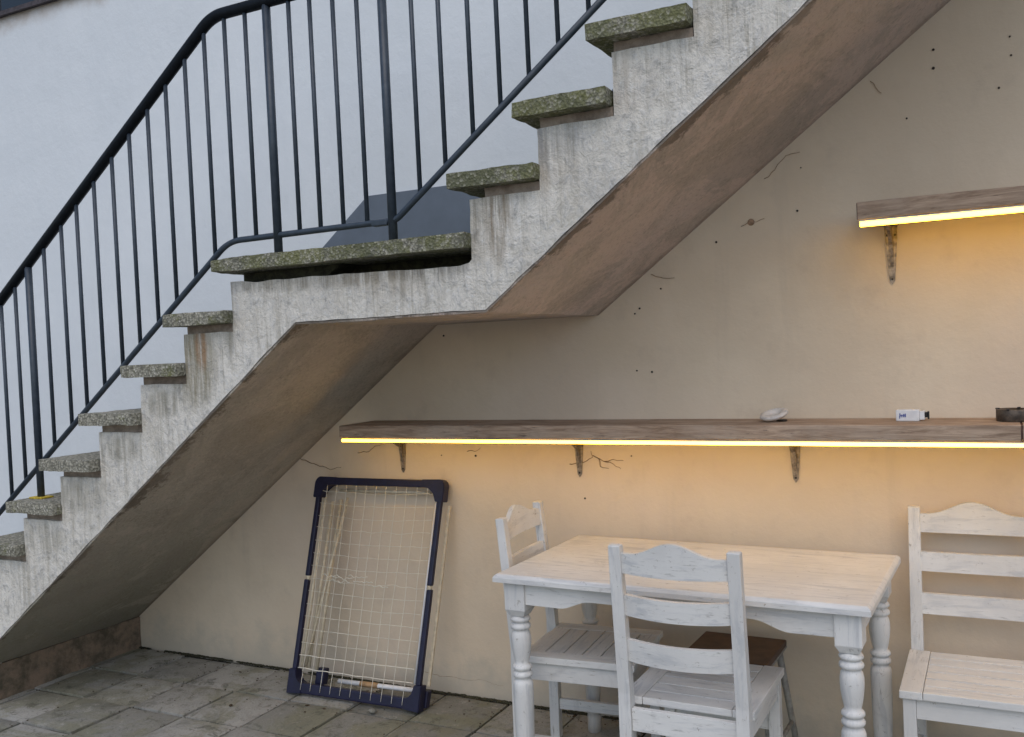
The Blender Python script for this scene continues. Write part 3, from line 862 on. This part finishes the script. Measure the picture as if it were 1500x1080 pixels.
def corner(name, sx, top_):
    a, b = (.115, .095) if top_ else (.075, .098)
    pts = [(0, -.03), (0, -.0)]
    P = [(.0, b)]
    if top_:
        P = [(-.004, -b), (-.004, -.024), (.003, -.008), (.018, .003), (a, .001), (a, -.033), (.072, -.036), (.046, -.058), (.036, -b)]
    else:
        P = [(-.006, b), (-.006, -.012), (a, -.006), (a, .039), (.050, .044), (.036, .060), (.032, b)]
    Q = [((p[0] if sx > 0 else FW - p[0]), p[1] + (FH if top_ else 0)) for p in P]
    rounded(Q, name, -.004, .045, 'navy_plastic', .003)
for sx in (1, -1):
    corner('corner_block', sx, True); corner('corner_block', sx, False)
    xa = .004 if sx > 0 else FW - .034
    box('side_bar', (xa + (.0 if sx > 0 else .006), .004, .095), (xa + (.024 if sx > 0 else .030), .026, .50), 'navy_plastic', nf, .006)
    box('side_bar', (xa + (.002 if sx > 0 else .004), .004, .515), (xa + (.026 if sx > 0 else .028), .026, FH - .09), 'navy_plastic', nf, .006)
    tube('hinge_sleeve', [(xa + .015, .016, .495), (xa + .015, .016, .52)], .010, 'cream_plastic', nf, 10)
# folded-back legs of pale tube behind the frame
tube('back_leg', [(.062, .052, .10), (.075, .050, FH - .11)], .008, 'cream_plastic', nf)
tube('back_leg', [(.105, .056, .09), (.118, .054, FH - .10)], .008, 'cream_plastic', nf)
tube('back_leg', [(.050, .040, .10), (.160, .046, FH - .09)], .007, 'cream_plastic', nf)
tube('back_leg', [(.048, .02, .10), (.052, .02, FH - .10)], .007, 'cream_plastic', nf)
box('back_leg', (FW + .002, .052, .09), (FW + .016, .064, FH - .11), 'cream_plastic', nf, .003)
tube('back_leg', [(FW - .040, .02, .10), (FW - .040, .02, FH - .10)], .005, 'white_plastic', nf)
tube('back_bar', [(.11, .045, FH - .056), (FW - .09, .045, FH - .056)], .007, 'cream_plastic', nf)
box('back_foot', (.10, .06, .03), (.145, .10, .105), 'navy_plastic', nf, .006)
box('back_foot', (FW - .035, .045, .0), (FW + .014, .080, .072), 'navy_plastic', nf, .006)
rod = tube('spreader_rod', [(.215, .085, .055), (FW - .055, .085, .062)], .0105, 'white_plastic', nf, 10)
tube('tape', [(.335, .085, .0569), (.43, .085, .0585)], .0125, 'orange_tape', rod, 10)
bm = bmesh.new()
NXv = 11
for i in range(NXv):
    x = .072 + i * (FW - .15) / (NXv - 1); pts = []
    for k in range(33):
        z = .010 + (FH - .045) * k / 32
        sag = .5 * noise.noise(Vector((i * 1.7, z * 4, 0)))
        xx = x + .012 * sag * math.sin(math.pi * k / 32) + .018 * (z / FH - .5) * 0
        pts.append((xx, -.003 + .012 * math.sin(math.pi * k / 32) * (.6 + sag), z))
    bm_tube(bm, pts, .0013, 5)
for j in range(15):
    z = .105 + j * .0575; pts = []
    loose = .020 if j in (7,) else .004 + (.004 if j > 9 else 0)
    for k in range(31):
        f = k / 30; x = .040 + f * (FW - .08)
        pts.append((x, .001 + .010 * math.sin(math.pi * f), z - .010 * math.sin(math.pi * f) * (1 if j > 4 else .4) + loose * noise.noise(Vector((f * 9, j * 3.3, 0)))))
    bm_tube(bm, pts, .0013 if j > 1 else .0022, 5)
for q in range(6):   # slack tangles at mid height
    x0 = random.uniform(.08, .5); z0 = .515 + random.uniform(-.02, .02); pts = []
    for k in range(14):
        pts.append((x0 + k * .008, -.003, z0 + .014 * noise.noise(Vector((k * .35, q * 7, 1)))))
    bm_tube(bm, pts, .002, 5)
obj('net', mesh_from(bm, 'net', True), 'net_cord', nf)
# the slack frame has racked sideways: shear every piece
seen = set()
for o in list(nf.children) + [rod.children[0]]:
    if o.data.name in seen: continue
    seen.add(o.data.name)
    for v in o.data.vertices: v.co.x += .064 * v.co.z

# ------------------------------------------------------------------ litter on the slabs
bm = bmesh.new()
pts = [(0, -.5), (.2, -.3), (.27, 0), (.16, .3), (0, .5), (-.18, .28), (-.25, -.05), (-.17, -.33)]
vs_ = [bm.verts.new((x, y, .12 * abs(x) + .05 * y * y)) for x, y in pts]; cc = bm.verts.new((0, 0, .10))
for k in range(8): bm.faces.new((vs_[k], vs_[(k + 1) % 8], cc))
ex = bmesh.ops.extrude_face_region(bm, geom=bm.faces[:])
for v in [g for g in ex['geom'] if isinstance(g, bmesh.types.BMVert)]: v.co.z += .05
leaf_me = mesh_from(bm, 'fallen_leaf')
for (x, y, s) in ((-3.069, -.49, .032), (-3.346, -.135, .018), (-3.238, -.349, .016), (-2.642, -.371, .018), (-2.74, -.366, .024), (-3.604, -.112, .014), (-2.70, -.43, .016), (-2.79, -.40, .014), (-2.52, -.345, .016)):
    o = obj('fallen_leaf', leaf_me, 'leaf_brown', None, (x, y, .004), (random.uniform(-.2, .2), random.uniform(-.2, .2), random.uniform(0, 6)))
    o.scale = (s, s, s)
    lab = {-3.069: 'largest dark dry leaf, alone on the slabs left of the net frame', -3.346: 'tiny dark leaf near the wall foot, closest to it left of the net frame',
           -3.238: 'tiny dark leaf between the largest leaf and the wall foot', -3.604: 'leftmost tiny dark leaf on the slabs near the wall foot'}.get(x, "tiny dark leaf crumb on the slabs in front of the net frame's bottom bar")
    tag(o, lab, 'leaf', 'dry leaves on the paving')
bm = bmesh.new()
for k in range(420):
    gx = random.uniform(-4.1, .4); gy = -.03 - abs(random.gauss(0, .16)) if random.random() < .6 else random.uniform(-1.2, -.03)
    if random.random() < .5: gx = TX0 + round((gx - TX0) / TD) * TD + random.gauss(0, .006)
    r = random.uniform(.0015, .0045)
    mm = bmesh.ops.create_icosphere(bm, subdivisions=1, radius=r)
    for vv_ in mm['verts']: vv_.co = Vector((vv_.co.x * random.uniform(.8, 1.5) + gx, vv_.co.y + gy, vv_.co.z * .6 + .0035))
tag(obj('grit', mesh_from(bm, 'grit'), 'leaf_brown', paving), kind='stuff')
bm = bmesh.new(); bmesh.ops.create_icosphere(bm, subdivisions=2, radius=.014)
for v in bm.verts: v.co = Vector((v.co.x * 1.2, v.co.y, v.co.z * .7)) * (1 + .25 * noise.noise(v.co * 90))
o = obj('pebble', mesh_from(bm, 'pebble'), 'tile', None, (-2.42, -.325, .010))
tag(o, 'small grey stone on the paving against the bottom bar of the net frame', 'stone')
